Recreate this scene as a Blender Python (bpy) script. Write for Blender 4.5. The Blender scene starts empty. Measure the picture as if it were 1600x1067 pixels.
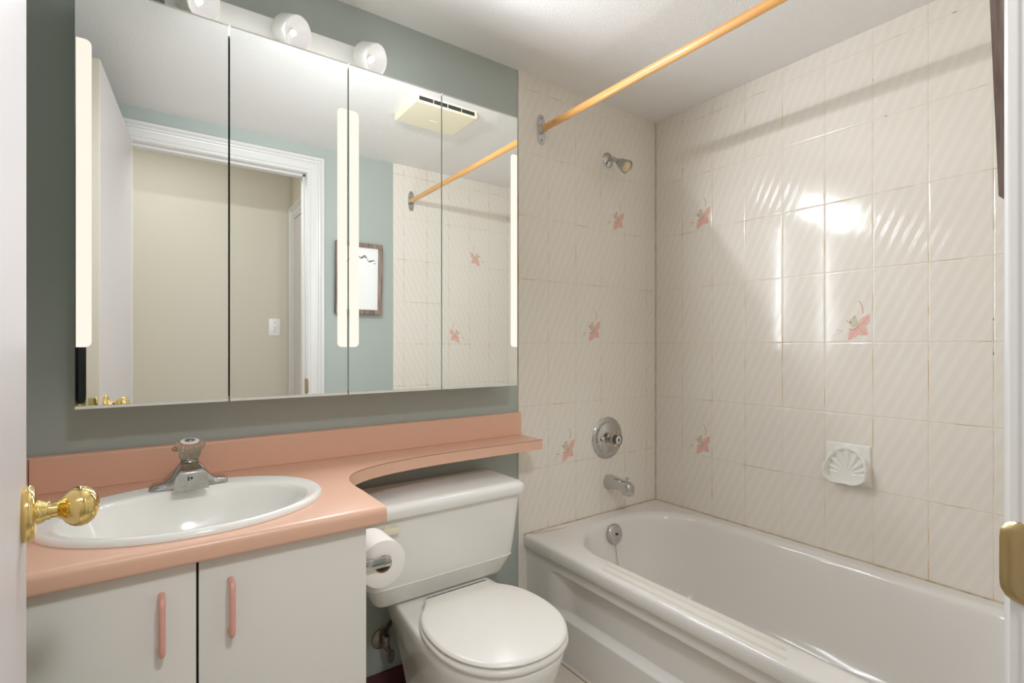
import bpy, bmesh, math, random
from mathutils import Vector, Matrix
random.seed(4)
SC = bpy.context.scene
COL = SC.collection
PI = math.pi

# ------------------------------------------------------------------ camera, world, lights, exposure
CAM_H = 1.13
cam_data = bpy.data.cameras.new('camera')
cam = bpy.data.objects.new('camera', cam_data); COL.objects.link(cam)
cam.location = (0, -1.6, CAM_H)
cam.rotation_euler = (PI/2, 0, -0.62052)
cam_data.sensor_width = 36.0
cam_data.lens = 36.0*797.45/1600
cam_data.shift_y = 7.5/1600
cam_data.clip_start = 0.01
SC.camera = cam

SC.view_settings.view_transform = 'Standard'
SC.view_settings.look = 'None'
SC.view_settings.gamma = 1
SC.view_settings.use_curve_mapping = False
SC.view_settings.exposure = 0.66
SC.cycles.max_bounces = 14
SC.cycles.diffuse_bounces = 8
SC.cycles.glossy_bounces = 8
SC.cycles.caustics_reflective = True
SC.cycles.sample_clamp_indirect = 6

world = bpy.data.worlds.new('World'); SC.world = world
world.use_nodes = True
world.node_tree.nodes['Background'].inputs[0].default_value = (1.0, 0.97, 0.93, 1)
world.node_tree.nodes['Background'].inputs[1].default_value = 0.9

BULB_DIR = Vector((0.5, -0.8, -0.35)).normalized()
BULBS = [Vector((x, -0.080, 2.010)) for x in (0.118, 0.346, 0.574)]
def lamp(name, kind, loc, energy, color=(1, 1, 1), rot=None, **kw):
    d = bpy.data.lights.new(name, kind); d.energy = energy; d.color = color
    for k, v in kw.items(): setattr(d, k, v)
    o = bpy.data.objects.new(name, d); COL.objects.link(o); o.location = loc
    if rot is not None: o.rotation_euler = rot
    return o
for b in BULBS:
    q = BULB_DIR.to_track_quat('-Z', 'Y').to_euler()
    # crisp light of the filament, soft light of the whole lens
    lamp('filament_light', 'SPOT', b + BULB_DIR*0.006, 4.5, (0.92, 0.955, 1.0), q,
         shadow_soft_size=0.004, spot_size=math.radians(116), spot_blend=0.4)
    lamp('lens_light', 'SPOT', b + BULB_DIR*0.040, 4.0, (0.92, 0.955, 1.0), q,
         shadow_soft_size=0.026, spot_size=math.radians(138), spot_blend=0.8)
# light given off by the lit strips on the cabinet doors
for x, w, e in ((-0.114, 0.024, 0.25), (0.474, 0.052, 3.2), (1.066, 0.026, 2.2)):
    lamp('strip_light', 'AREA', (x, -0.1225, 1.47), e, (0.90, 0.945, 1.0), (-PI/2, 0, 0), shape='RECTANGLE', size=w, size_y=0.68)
# added unseen fill lamps in the hallway: one through the doorway, one straight down
lp, lt = Vector((0.28, -1.98, 2.325)), Vector((0.62, -0.55, 0.35))
lamp('hall_fill_spot', 'SPOT', lp, 42.0, (0.90, 0.945, 1.0), (lt-lp).to_track_quat('-Z', 'Y').to_euler(),
     shadow_soft_size=0.12, spot_size=math.radians(100), spot_blend=0.9)
lamp('hall_fill_area', 'AREA', (0.0, -1.95, 2.345), 2.2, (0.92, 0.96, 1.0), (0, 0, 0),
     shape='RECTANGLE', size=0.6, size_y=0.3)

# ------------------------------------------------------------------ helpers
def lin(c):
    c = c/255.0
    return c/12.92 if c <= 0.04045 else ((c+0.055)/1.055)**2.4
def rgb(r, g, b): return (lin(r), lin(g), lin(b), 1)

def mat(name, col, rough=0.5, metal=0.0, coat=0.0, spec=0.5, bump=None, noise=None):
    """col linear rgba; bump=(scale,strength,dist); noise=(scale,col2,amount)"""
    m = bpy.data.materials.new(name); m.use_nodes = True
    nt = m.node_tree; b = nt.nodes['Principled BSDF']
    b.inputs['Base Color'].default_value = col
    b.inputs['Roughness'].default_value = rough
    b.inputs['Metallic'].default_value = metal
    b.inputs['Coat Weight'].default_value = coat
    b.inputs['Coat Roughness'].default_value = 0.08
    b.inputs['Specular IOR Level'].default_value = spec
    tc = nt.nodes.new('ShaderNodeTexCoord')
    if noise:
        n = nt.nodes.new('ShaderNodeTexNoise'); n.inputs['Scale'].default_value = noise[0]
        n.inputs['Detail'].default_value = 5
        nt.links.new(tc.outputs['Object'], n.inputs['Vector'])
        r = nt.nodes.new('ShaderNodeMapRange'); r.inputs[1].default_value = 0.42; r.inputs[2].default_value = 0.75
        r.inputs[4].default_value = noise[2]
        nt.links.new(n.outputs[0], r.inputs[0])
        mx = nt.nodes.new('ShaderNodeMix'); mx.data_type = 'RGBA'
        mx.inputs[6].default_value = col; mx.inputs[7].default_value = noise[1]
        nt.links.new(r.outputs[0], mx.inputs[0]); nt.links.new(mx.outputs[2], b.inputs['Base Color'])
    if bump:
        n = nt.nodes.new('ShaderNodeTexNoise'); n.inputs['Scale'].default_value = bump[0]
        n.inputs['Detail'].default_value = 3
        nt.links.new(tc.outputs['Object'], n.inputs['Vector'])
        bp = nt.nodes.new('ShaderNodeBump'); bp.inputs['Strength'].default_value = bump[1]
        bp.inputs['Distance'].default_value = bump[2]
        nt.links.new(n.outputs[0], bp.inputs['Height']); nt.links.new(bp.outputs[0], b.inputs['Normal'])
    return m
def emit(name, col, s):
    m = bpy.data.materials.new(name); m.use_nodes = True
    b = m.node_tree.nodes['Principled BSDF']
    b.inputs['Base Color'].default_value = (0.25, 0.25, 0.25, 1)
    b.inputs['Roughness'].default_value = 0.4
    b.inputs['Emission Color'].default_value = col
    b.inputs['Emission Strength'].default_value = s
    return m

TW, TH, TZ0 = 0.151, 0.2502, 0.393
def tile_material():
    m = bpy.data.materials.new('striped_cream_tile'); m.use_nodes = True
    nt = m.node_tree; L = nt.links.new; bs = nt.nodes['Principled BSDF']
    uv = nt.nodes.new('ShaderNodeUVMap'); uv.uv_map = 'uv'
    sp = nt.nodes.new('ShaderNodeSeparateXYZ'); L(uv.outputs[0], sp.inputs[0])
    def M(op, a, b=None, c=None):
        n = nt.nodes.new('ShaderNodeMath'); n.operation = op
        for i, v in enumerate((a, b, c)):
            if v is None: continue
            if isinstance(v, (int, float)): n.inputs[i].default_value = v
            else: L(v, n.inputs[i])
        return n.outputs[0]
    def smooth(v, lo, hi):
        n = nt.nodes.new('ShaderNodeMapRange'); n.interpolation_type = 'SMOOTHSTEP'
        n.inputs[1].default_value = lo; n.inputs[2].default_value = hi
        L(v, n.inputs[0]); return n.outputs[0]
    fu = M('MULTIPLY', M('FRACT', M('DIVIDE', sp.outputs[0], TW)), TW)
    fv = M('MULTIPLY', M('FRACT', M('DIVIDE', sp.outputs[1], TH)), TH)
    du = M('MINIMUM', fu, M('SUBTRACT', TW, fu))
    dv = M('MINIMUM', fv, M('SUBTRACT', TH, fv))
    d = M('MINIMUM', du, dv)
    face = smooth(d, 0.0006, 0.0016)
    bev = smooth(d, 0.0006, 0.0045)
    s = M('FRACT', M('DIVIDE', M('ADD', M('SUBTRACT', fu, M('MULTIPLY', fv, 0.466)), 0.5), 0.0355))
    def line(c, w):
        a = M('ABSOLUTE', M('SUBTRACT', s, c))
        return M('SUBTRACT', 1.0, smooth(a, w*0.55, w))
    st = M('MAXIMUM', M('MAXIMUM', line(0.30, 0.055), line(0.47, 0.055)), M('MULTIPLY', line(0.60, 0.05), 0.7))
    tc = nt.nodes.new('ShaderNodeTexCoord')
    no = nt.nodes.new('ShaderNodeTexNoise'); no.inputs['Scale'].default_value = 2.3; no.inputs['Detail'].default_value = 4
    L(tc.outputs['Object'], no.inputs['Vector'])
    no2 = nt.nodes.new('ShaderNodeTexNoise'); no2.inputs['Scale'].default_value = 9; no2.inputs['Detail'].default_value = 6
    L(tc.outputs['Object'], no2.inputs['Vector'])
    def mix(f, a, b):
        n = nt.nodes.new('ShaderNodeMix'); n.data_type = 'RGBA'
        if isinstance(f, (int, float)): n.inputs[0].default_value = f
        else: L(f, n.inputs[0])
        for i, v in ((6, a), (7, b)):
            if isinstance(v, tuple): n.inputs[i].default_value = v
            else: L(v, n.inputs[i])
        return n.outputs[2]
    base = mix(smooth(no.outputs[0], 0.3, 0.7), rgb(228, 221, 210), rgb(231, 225, 215))
    col = mix(M('MULTIPLY', st, 0.5), base, rgb(240, 236, 230))
    grout = mix(smooth(no2.outputs[0], 0.50, 0.66), rgb(222, 212, 194), rgb(200, 164, 112))
    no3 = nt.nodes.new('ShaderNodeTexNoise'); no3.inputs['Scale'].default_value = 22; no3.inputs['Detail'].default_value = 2
    L(tc.outputs['Object'], no3.inputs['Vector'])
    grout = mix(smooth(no3.outputs[0], 0.70, 0.74), grout, rgb(80, 66, 50))
    col = mix(face, grout, col)
    L(col, bs.inputs['Base Color'])
    rg = M('ADD', 0.12, M('MULTIPLY', M('SUBTRACT', 1.0, face), 0.5))
    L(rg, bs.inputs['Roughness'])
    nb = nt.nodes.new('ShaderNodeTexNoise'); nb.inputs['Scale'].default_value = 14; nb.inputs['Detail'].default_value = 1
    L(tc.outputs['Object'], nb.inputs['Vector'])
    h = M('ADD', M('MULTIPLY', bev, 1.0), M('ADD', M('MULTIPLY', st, 0.12), M('MULTIPLY', nb.outputs[0], 0.9)))
    bp = nt.nodes.new('ShaderNodeBump'); bp.inputs['Strength'].default_value = 0.5; bp.inputs['Distance'].default_value = 0.0012
    L(h, bp.inputs['Height']); L(bp.outputs[0], bs.inputs['Normal'])
    return m

def floor_material():
    m = bpy.data.materials.new('pale_floor_tile'); m.use_nodes = True
    nt = m.node_tree; bs = nt.nodes['Principled BSDF']
    tc = nt.nodes.new('ShaderNodeTexCoord')
    br = nt.nodes.new('ShaderNodeTexBrick')
    br.offset = 0.0; br.inputs['Scale'].default_value = 1.0
    br.inputs['Brick Width'].default_value = 0.2; br.inputs['Row Height'].default_value = 0.2
    br.inputs['Mortar Size'].default_value = 0.003
    br.inputs['Color1'].default_value = rgb(214, 206, 194); br.inputs['Color2'].default_value = rgb(208, 199, 187)
    br.inputs['Mortar'].default_value = rgb(150, 118, 84)
    nt.links.new(tc.outputs['Object'], br.inputs['Vector'])
    nt.links.new(br.outputs['Color'], bs.inputs['Base Color']); bs.inputs['Roughness'].default_value = 0.3
    return m

def wood_frame_material():
    m = bpy.data.materials.new('weathered_brown_wood'); m.use_nodes = True
    nt = m.node_tree; bs = nt.nodes['Principled BSDF']
    tc = nt.nodes.new('ShaderNodeTexCoord'); mp = nt.nodes.new('ShaderNodeMapping')
    mp.inputs['Scale'].default_value = (60, 60, 6)
    n = nt.nodes.new('ShaderNodeTexNoise'); n.inputs['Scale'].default_value = 1.5; n.inputs['Detail'].default_value = 6
    cr = nt.nodes.new('ShaderNodeValToRGB')
    cr.color_ramp.elements[0].position = 0.3; cr.color_ramp.elements[0].color = rgb(104, 84, 76)
    cr.color_ramp.elements[1].position = 0.7; cr.color_ramp.elements[1].color = rgb(168, 146, 134)
    nt.links.new(tc.outputs['Object'], mp.inputs[0]); nt.links.new(mp.outputs[0], n.inputs['Vector'])
    nt.links.new(n.outputs[0], cr.inputs[0]); nt.links.new(cr.outputs[0], bs.inputs['Base Color'])
    bs.inputs['Roughness'].default_value = 0.6
    return m
def rod_material():
    m = bpy.data.materials.new('varnished_orange_rod'); m.use_nodes = True
    nt = m.node_tree; bs = nt.nodes['Principled BSDF']
    tc = nt.nodes.new('ShaderNodeTexCoord'); mp = nt.nodes.new('ShaderNodeMapping')
    mp.inputs['Scale'].default_value = (40, 3, 40)
    n = nt.nodes.new('ShaderNodeTexNoise'); n.inputs['Scale'].default_value = 1.5; n.inputs['Detail'].default_value = 5
    cr = nt.nodes.new('ShaderNodeValToRGB')
    cr.color_ramp.elements[0].position = 0.3; cr.color_ramp.elements[0].color = rgb(222, 160, 88)
    cr.color_ramp.elements[1].position = 0.7; cr.color_ramp.elements[1].color = rgb(238, 184, 116)
    nt.links.new(tc.outputs['Object'], mp.inputs[0]); nt.links.new(mp.outputs[0], n.inputs['Vector'])
    nt.links.new(n.outputs[0], cr.inputs[0]); nt.links.new(cr.outputs[0], bs.inputs['Base Color'])
    bs.inputs['Roughness'].default_value = 0.3; bs.inputs['Coat Weight'].default_value = 0.4
    return m

MT = dict(
    tile=tile_material(), floor=floor_material(), rod=rod_material(), frame=wood_frame_material(),
    teal=mat('sage_green_paint', rgb(172, 180, 174), 0.5, bump=(260, 0.25, 0.001)),
    ceiling=mat('stippled_ceiling', rgb(240, 238, 236), 0.8, bump=(170, 0.5, 0.004)),
    hallwall=mat('cream_hall_paint', rgb(213, 206, 190), 0.6),
    hallfloor=mat('hall_carpet', rgb(170, 155, 138), 0.95, bump=(300, 0.6, 0.004)),
    trim=mat('white_trim_paint', rgb(218, 216, 213), 0.3),
    door=mat('white_door_paint', rgb(212, 206, 205), 0.45),
    dooredge=mat('cream_door_edge', rgb(228, 216, 200), 0.4),
    mirror=mat('mirror_glass', (0.93, 0.95, 0.93, 1), 0.0, 1.0),
    glassedge=mat('mirror_edge', rgb(205, 222, 212), 0.15),
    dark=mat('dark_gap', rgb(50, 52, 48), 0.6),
    midgap=mat('grey_gap', rgb(168, 172, 162), 0.5), palegap=mat('pale_green_gap', rgb(190, 204, 194), 0.4),
    cabwhite=mat('white_melamine', rgb(228, 226, 220), 0.35),
    vanity=mat('white_laminate_front', rgb(226, 223, 216), 0.33),
    pink=mat('peach_laminate', rgb(226, 181, 156), 0.32, bump=(400, 0.05, 0.0005)),
    pinkmetal=mat('peach_handle', rgb(222, 164, 148), 0.3),
    seam=mat('seam_line', rgb(90, 62, 52), 0.6),
    brass=mat('polished_brass', (0.86, 0.66, 0.27, 1), 0.08, 1.0),
    agedbrass=mat('dull_brass', (0.52, 0.40, 0.20, 1), 0.3, 1.0),
    chrome=mat('chrome', (0.58, 0.58, 0.57, 1), 0.1, 1.0),
    wornchrome=mat('worn_chrome', (0.50, 0.50, 0.49, 1), 0.2, 1.0, noise=(60, (0.38, 0.31, 0.22, 1), 0.6), bump=(120, 0.2, 0.001)),
    oldmetal=mat('tarnished_metal', (0.34, 0.29, 0.24, 1), 0.35, 0.9, noise=(50, (0.12, 0.10, 0.08, 1), 0.8)),
    porcelain=mat('white_porcelain', rgb(236, 234, 229), 0.12, coat=0.3),
    tub=mat('white_enamel', rgb(230, 226, 221), 0.13, coat=0.3),
    seat=mat('white_seat_plastic', rgb(234, 230, 223), 0.28),
    sinkm=mat('bone_white_china', rgb(238, 236, 230), 0.12, coat=0.3),
    acrylic=mat('clear_acrylic', (0.80, 0.70, 0.58, 1), 0.08),
    cap=mat('handle_cap', rgb(225, 222, 216), 0.3),
    capring=mat('cap_ring', rgb(95, 110, 130), 0.3),
    paper=mat('toilet_paper', rgb(246, 242, 238), 0.9, bump=(200, 0.3, 0.002)),
    card=mat('cardboard_core', rgb(170, 140, 112), 0.9),
    maroon=mat('maroon_baseboard', rgb(82, 38, 42), 0.45),
    cream=mat('cream_plastic', rgb(236, 228, 202), 0.4),
    socket=mat('white_lampholder', rgb(240, 240, 236), 0.35),
    switch=mat('white_switch_plastic', rgb(240, 238, 236), 0.3),
    print=mat('white_paper_print', rgb(240, 240, 238), 0.5),
    ink=mat('grey_ink', rgb(128, 132, 140), 0.7),
    inkdark=mat('dark_ink', rgb(96, 100, 108), 0.7),
    caulk=mat('yellowed_caulk', rgb(206, 186, 150), 0.6, noise=(30, rgb(140, 105, 60), 0.8)),
    petal=mat('pink_petal_glaze', rgb(232, 192, 180), 0.15, noise=(180, rgb(222, 166, 154), 0.8)),
    petalline=mat('rose_line_glaze', rgb(214, 150, 132), 0.15),
    sage=mat('pale_sage_glaze', rgb(206, 202, 180), 0.15),
    nonslip=mat('yellowed_nonslip_strip', rgb(222, 216, 200), 0.45),
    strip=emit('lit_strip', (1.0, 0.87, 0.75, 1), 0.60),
    lens=emit('lit_bulb_lens', (1.0, 0.93, 0.88, 1), 0.28),
    filament=emit('lit_filament', (1.0, 0.93, 0.85, 1), 1.3),
    yellowface=mat('yellowed_nozzle', rgb(226, 212, 160), 0.4),
    rubber=mat('dark_rubber', rgb(45, 42, 40), 0.6),
)

def add_uv(bm, f=None):
    l = bm.loops.layers.uv.new('uv')
    if f:
        for fa in bm.faces:
            for lp in fa.loops: lp[l].uv = f(lp.vert.co)

def obj(name, bm, mats, parent=None, smooth=True, angle=40, loc=None, rot=None):
    me = bpy.data.meshes.new(name)
    bmesh.ops.recalc_face_normals(bm, faces=bm.faces[:])
    if smooth:
        for f in bm.faces: f.smooth = True
        ca = math.radians(angle)
        for e in bm.edges:
            if len(e.link_faces) == 2:
                if e.calc_face_angle(0) > ca: e.smooth = False
    bm.to_mesh(me); bm.free()
    if not isinstance(mats, (list, tuple)): mats = [mats]
    for m in mats: me.materials.append(m)
    o = bpy.data.objects.new(name, me); COL.objects.link(o)
    if parent: o.parent = parent
    if loc is not None: o.location = loc
    if rot is not None: o.rotation_euler = rot
    return o
def bevel_mod(o, w, seg=3, ang=35):
    m = o.modifiers.new('bevel', 'BEVEL'); m.width = w; m.segments = seg
    m.limit_method = 'ANGLE'; m.angle_limit = math.radians(ang); m.harden_normals = False
    return o
def thing(name, label, cat, loc=(0, 0, 0), group=None):
    o = bpy.data.objects.new(name, None); COL.objects.link(o); o.location = loc
    o.empty_display_size = 0.05
    o['label'] = label; o['category'] = cat
    if group: o['group'] = group
    return o
def tag(o, label, cat, group=None):
    o['label'] = label; o['category'] = cat
    if group: o['group'] = group
    return o
def struct(o, label=None):
    o['kind'] = 'structure'
    if label: o['label'] = label
    return o

def box(bm, x0, x1, y0, y1, z0, z1, mi=0, bev=0, seg=2):
    r = bmesh.ops.create_cube(bm, size=1)
    vs = r['verts']
    for v in vs:
        v.co = Vector((x0 + (v.co.x+.5)*(x1-x0), y0 + (v.co.y+.5)*(y1-y0), z0 + (v.co.z+.5)*(z1-z0)))
    fs = list({f for v in vs for f in v.link_faces})
    for f in fs: f.material_index = mi
    if bev:
        es = list({e for v in vs for e in v.link_edges})
        r = bmesh.ops.bevel(bm, geom=es, offset=bev, segments=seg, affect='EDGES', profile=0.5)
        for f in r['faces']: f.material_index = mi
    return vs
def frame_from(d):
    d = Vector(d).normalized()
    a = Vector((0, 0, 1)) if abs(d.z) < 0.95 else Vector((1, 0, 0))
    u = d.cross(a).normalized(); v = d.cross(u).normalized()
    return u, v, d
def loft(bm, rings, cap0=True, cap1=True, mi=0, closed=True):
    """rings: lists of Vectors, equal lengths"""
    vr = [[bm.verts.new(p) for p in r] for r in rings]
    n = len(vr[0])
    for a, b in zip(vr, vr[1:]):
        for i in range(n if closed else n-1):
            j = (i+1) % n
            f = bm.faces.new((a[i], a[j], b[j], b[i])); f.material_index = mi
    if cap0:
        f = bm.faces.new(vr[0]); f.material_index = mi
    if cap1:
        f = bm.faces.new(vr[-1]); f.material_index = mi
    return vr
def lathe(bm, origin, axis, prof, n=48, mi=0, cap0=True, cap1=True, ribs=0, ribamp=0):
    """prof: list of (t along axis, radius)"""
    u, v, d = frame_from(axis); o = Vector(origin)
    rings = []
    for t, r in prof:
        r = max(r, 1e-5)
        ring = []
        for i in range(n):
            a = 2*PI*i/n
            rr = r*(1+ribamp*math.cos(ribs*a)) if ribs else r
            ring.append(o + d*t + (u*math.cos(a) + v*math.sin(a))*rr)
        rings.append(ring)
    return loft(bm, rings, cap0, cap1, mi)
def tube(bm, pts, r, n=16, mi=0, caps=True):
    pts = [Vector(p) for p in pts]
    rings = []; 
    t0 = (pts[1]-pts[0]).normalized(); u, v, _ = frame_from(t0)
    for i, p in enumerate(pts):
        if i == 0: t = (pts[1]-pts[0])
        elif i == len(pts)-1: t = pts[-1]-pts[-2]
        else: t = (pts[i+1]-pts[i]).normalized() + (pts[i]-pts[i-1]).normalized()
        t.normalize()
        u = (u - t*u.dot(t)).normalized(); v = t.cross(u)
        rr = r[i] if isinstance(r, (list, tuple)) else r
        rings.append([p + (u*math.cos(2*PI*k/n) + v*math.sin(2*PI*k/n))*rr for k in range(n)])
    loft(bm, rings, caps, caps, mi)
def prism(bm, pts2, axis, a0, a1, mi=0):
    """extrude polygon; pts2 are the two other coordinates in order"""
    def mk(p, a):
        if axis == 'x': return Vector((a, p[0], p[1]))
        if axis == 'y': return Vector((p[0], a, p[1]))
        return Vector((p[0], p[1], a))
    loft(bm, [[mk(p, a0) for p in pts2], [mk(p, a1) for p in pts2]], True, True, mi)
def arc(cx, cy, r, a0, a1, n):
    return [(cx+r*math.cos(math.radians(a0+(a1-a0)*i/n)), cy+r*math.sin(math.radians(a0+(a1-a0)*i/n))) for i in range(n+1)]
def catmull(pts, n=8):
    P = [Vector(p) for p in pts]; P = [P[0]] + P + [P[-1]]; out = []
    for i in range(1, len(P)-2):
        for k in range(n):
            t = k/n; a, b, c, d = P[i-1], P[i], P[i+1], P[i+2]
            out.append(0.5*((2*b)+(c-a)*t+(2*a-5*b+4*c-d)*t*t+(3*b-a-3*c+d)*t**3))
    out.append(P[-2]); return out
def rrect(x0, x1, y0, y1, r, z, n=16):
    """rounded rectangle ring; r may be 4 radii for corners (x1,y1),(x0,y1),(x0,y0),(x1,y0)"""
    if not isinstance(r, (list, tuple)): r = [r]*4
    ring = []
    for k, (cx, cy, sx, sy) in enumerate(((x1, y1, 1, 1), (x0, y1, -1, 1), (x0, y0, -1, -1), (x1, y0, 1, -1))):
        rr = r[k]; ox, oy = cx - sx*rr, cy - sy*rr
        for i in range(n):
            a = math.radians(90*k + 90*i/(n-1))
            ring.append(Vector((ox+rr*math.cos(a), oy+rr*math.sin(a), z)))
    return ring

# ------------------------------------------------------------------ room dimensions
XL, XR = -0.238, 1.995
YF = -1.485          # room side of the door wall
YH = -1.595          # hall side of the door wall
ZC = 2.205
XT = 1.174           # where paint meets tile

def flower(bm, org, U, V, N):
    """pink rose motif printed on one tile; org = its lower right tile corner, U runs right along the wall"""
    off = N*0.0005
    def P(a, b, k=1.0): return org + U*a + V*b + off*k
    def leaf(a0, b0, a1, b1, w, mi, k=1.0):
        d = Vector((a1-a0, b1-b0)); L = d.length; d.normalize(); q = Vector((-d.y, d.x))
        pts = []
        for s in (1, -1):
            rng = range(0, 9) if s == 1 else range(8, 0, -1)
            for i in rng:
                t = i/8; wd = w*math.sin(PI*t**0.8)*0.5*(1-0.25*t)
                if i in (0, 8) and s == -1: pass
                pts.append((a0+d.x*L*t+q.x*wd*s, b0+d.y*L*t+q.y*wd*s))
        f = bm.faces.new([bm.verts.new(P(a, b, k)) for a, b in pts]); f.material_index = mi
    def disc(a, b, r, mi, k=1.3, sy=1.0):
        f = bm.faces.new([bm.verts.new(P(a+r*math.cos(t*PI/5), b+r*sy*math.sin(t*PI/5), k)) for t in range(10)])
        f.material_index = mi
    def stroke(pts, w, mi, k=1.2):
        n = len(pts)
        for i in range(n-1):
            (a, b), (c, d) = pts[i], pts[i+1]
            dx, dy = c-a, d-b; L = math.hypot(dx, dy); qx, qy = -dy/L*w/2, dx/L*w/2
            f = bm.faces.new([bm.verts.new(P(*p, k)) for p in ((a-qx, b-qy), (c-qx, d-qy), (c+qx, d+qy), (a+qx, b+qy))])
            f.material_index = mi
    # petals (material 2 petal, 3 line, 4 sage)
    leaf(-0.046, 0.050, -0.075, 0.006, 0.034, 2)
    leaf(-0.046, 0.052, -0.014, 0.024, 0.040, 2, 1.15)
    leaf(-0.034, 0.056, -0.010, 0.096, 0.032, 2, 1.3)
    for (a0, b0, a1, b1) in ((-0.048, 0.046, -0.073, 0.009), (-0.044, 0.050, -0.018, 0.027), (-0.032, 0.060, -0.012, 0.093)):
        stroke([(a0, b0), (a1, b1)], 0.0012, 3, 1.6)
    stroke([(-0.072, 0.046), (-0.060, 0.044), (-0.048, 0.050), (-0.038, 0.060), (-0.030, 0.076)], 0.0035, 3)
    stroke([(-0.062, 0.052), (-0.052, 0.058), (-0.045, 0.068)], 0.0015, 3)
    disc(-0.058, 0.070, 0.014, 4, 0.6, 1.2)
    disc(-0.048, 0.062, 0.012, 4, 0.9)
    disc(-0.068, 0.070, 0.0045, 3); disc(-0.055, 0.088, 0.0042, 3); disc(-0.077, 0.074, 0.0028, 3)
    stroke([(-0.112, 0.044), (-0.104, 0.044), (-0.090, 0.038)], 0.0022, 3)
    stroke([(-0.030, 0.098), (-0.030, 0.118), (-0.036, 0.134), (-0.042, 0.143)], 0.0022, 3)
    stroke([(-0.127, 0.020), (-0.116, 0.030), (-0.100, 0.034)], 0.002, 4)
    disc(-0.014, 0.118, 0.002, 2); disc(-0.016, 0.148, 0.0016, 4); disc(-0.015, 0.160, 0.0016, 4)

TILEMATS = [MT['tile'], MT['teal'], MT['petal'], MT['petalline'], MT['sage']]
def uvf(fu): return lambda co: (fu(co), co.z - TZ0)

# back wall: paint and tile
bm = bmesh.new()
box(bm, XL-0.1, XR+0.1, 0.004, 0.12, 0, 2.35, 1)
box(bm, XT, XR+0.1, 0.0, 0.05, 0, ZC, 0)
add_uv(bm, uvf(lambda c: c.x - XT))
for k, r in ((3, 5), (2, 3), (1, 1)):
    flower(bm, Vector((XT+(k+1)*TW, 0, TZ0+r*TH)), Vector((1, 0, 0)), Vector((0, 0, 1)), Vector((0, -1, 0)))
struct(obj('wall_back', bm, TILEMATS, smooth=False))
# right wall, fully tiled
bm = bmesh.new()
box(bm, XR, XR+0.12, YF-0.1, 0.1, 0, 2.35, 0)
add_uv(bm, uvf(lambda c: -c.y))
for k, r in ((1, 5), (5, 3), (1, 1)):
    flower(bm, Vector((XR, -(k+1)*TW, TZ0+r*TH)), Vector((0, -1, 0)), Vector((0, 0, 1)), Vector((-1, 0, 0)))
struct(obj('wall_right', bm, TILEMATS, smooth=False))
# left wall
bm = bmesh.new(); box(bm, XL-0.12, XL, YF-0.02, 0.02, 0, 2.35)
struct(obj('wall_left', bm, MT['teal'], smooth=False))
# door wall
DX0, DX1, DZ = -0.055, 0.690, 2.052      # clear opening
bm = bmesh.new()
box(bm, XL-0.12, DX0-0.015, YH, YF, 0, 2.35, 1)
box(bm, DX1+0.015, XR+0.1, YH, YF-0.004, 0, 2.35, 1)
box(bm, DX0-0.015, DX1+0.015, YH, YF, DZ+0.015, 2.35, 1)
box(bm, DX1+0.015, XT, YF-0.004, YF, 0, 2.35, 1)
box(bm, XT, XR+0.1, YF-0.03, YF+0.004, 0, ZC, 0)
add_uv(bm, uvf(lambda c: XR - c.x))
for u, r in ((XR-2*TW+0.0, 5), (XR-3*TW, 3)):
    flower(bm, Vector((u, YF+0.004, TZ0+r*TH)), Vector((-1, 0, 0)), Vector((0, 0, 1)), Vector((0, 1, 0)))
struct(obj('wall_front', bm, TILEMATS, smooth=False))
# ceiling and floor
bm = bmesh.new(); box(bm, XL-0.1, XR+0.1, YF-0.01, 0.1, ZC, ZC+0.1)
struct(obj('ceiling', bm, MT['ceiling'], smooth=False))
bm = bmesh.new(); box(bm, XL-0.1, XR+0.1, YF, 0.1, -0.1, 0)
struct(obj('floor', bm, MT['floor'], smooth=False))
# baseboard, maroon
bm = bmesh.new()
box(bm, 0.38, XT, -0.010, 0.004, 0, 0.068, bev=0.002)
struct(obj('baseboard_back', bm, MT['maroon']), 'maroon baseboard')
bm = bmesh.new()
box(bm, DX1+0.09, XT+0.03, YF, YF+0.010, 0, 0.068, bev=0.002)
struct(obj('baseboard_front', bm, MT['maroon']))

# door frame: jamb lining and moulded casing
bm = bmesh.new()
box(bm, DX0-0.015, DX0, YH, YF, 0, DZ+0.015)
box(bm, DX1, DX1+0.015, YH, YF, 0, DZ+0.015)
box(bm, DX0, DX1, YH, YF, DZ, DZ+0.015)
box(bm, DX1-0.010, DX1, YF-0.075, YF-0.038, 0, DZ)
box(bm, DX0, DX1, YF-0.075, YF-0.038, DZ-0.010, DZ)
jamb = struct(obj('trim_jamb', bm, MT['trim'], smooth=False)); jamb.name = 'trim_1'
PROF = [(0.003, 0.0), (0.003, 0.009), (0.010, 0.012), (0.016, 0.011), (0.019, 0.015), (0.045, 0.016), (0.048, 0.012),
        (0.053, 0.013), (0.058, 0.020), (0.064, 0.022), (0.068, 0.019), (0.072, 0.026), (0.084, 0.026), (0.086, 0.022), (0.086, 0.0)]
def casing(name, x0, x1, zt, plane, nrm, axis='x'):
    bm = bmesh.new(); rings = []
    for stage in range(4):
        ring = []
        for w, t in PROF:
            a, z = {0: (x0-w, 0.0), 1: (x0-w, zt+w), 2: (x1+w, zt+w), 3: (x1+w, 0.0)}[stage]
            if axis == 'x': ring.append(Vector((a, plane+nrm*t, z)))
            else: ring.append(Vector((plane+nrm*t, a, z)))
        rings.append(ring)
    loft(bm, rings, True, True)
    return struct(obj(name, bm, MT['trim'], smooth=False))
casing('trim_2', DX0, DX1, DZ, YF, 1)
casing('trim_3', DX0, DX1, DZ, YH, -1)
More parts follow.
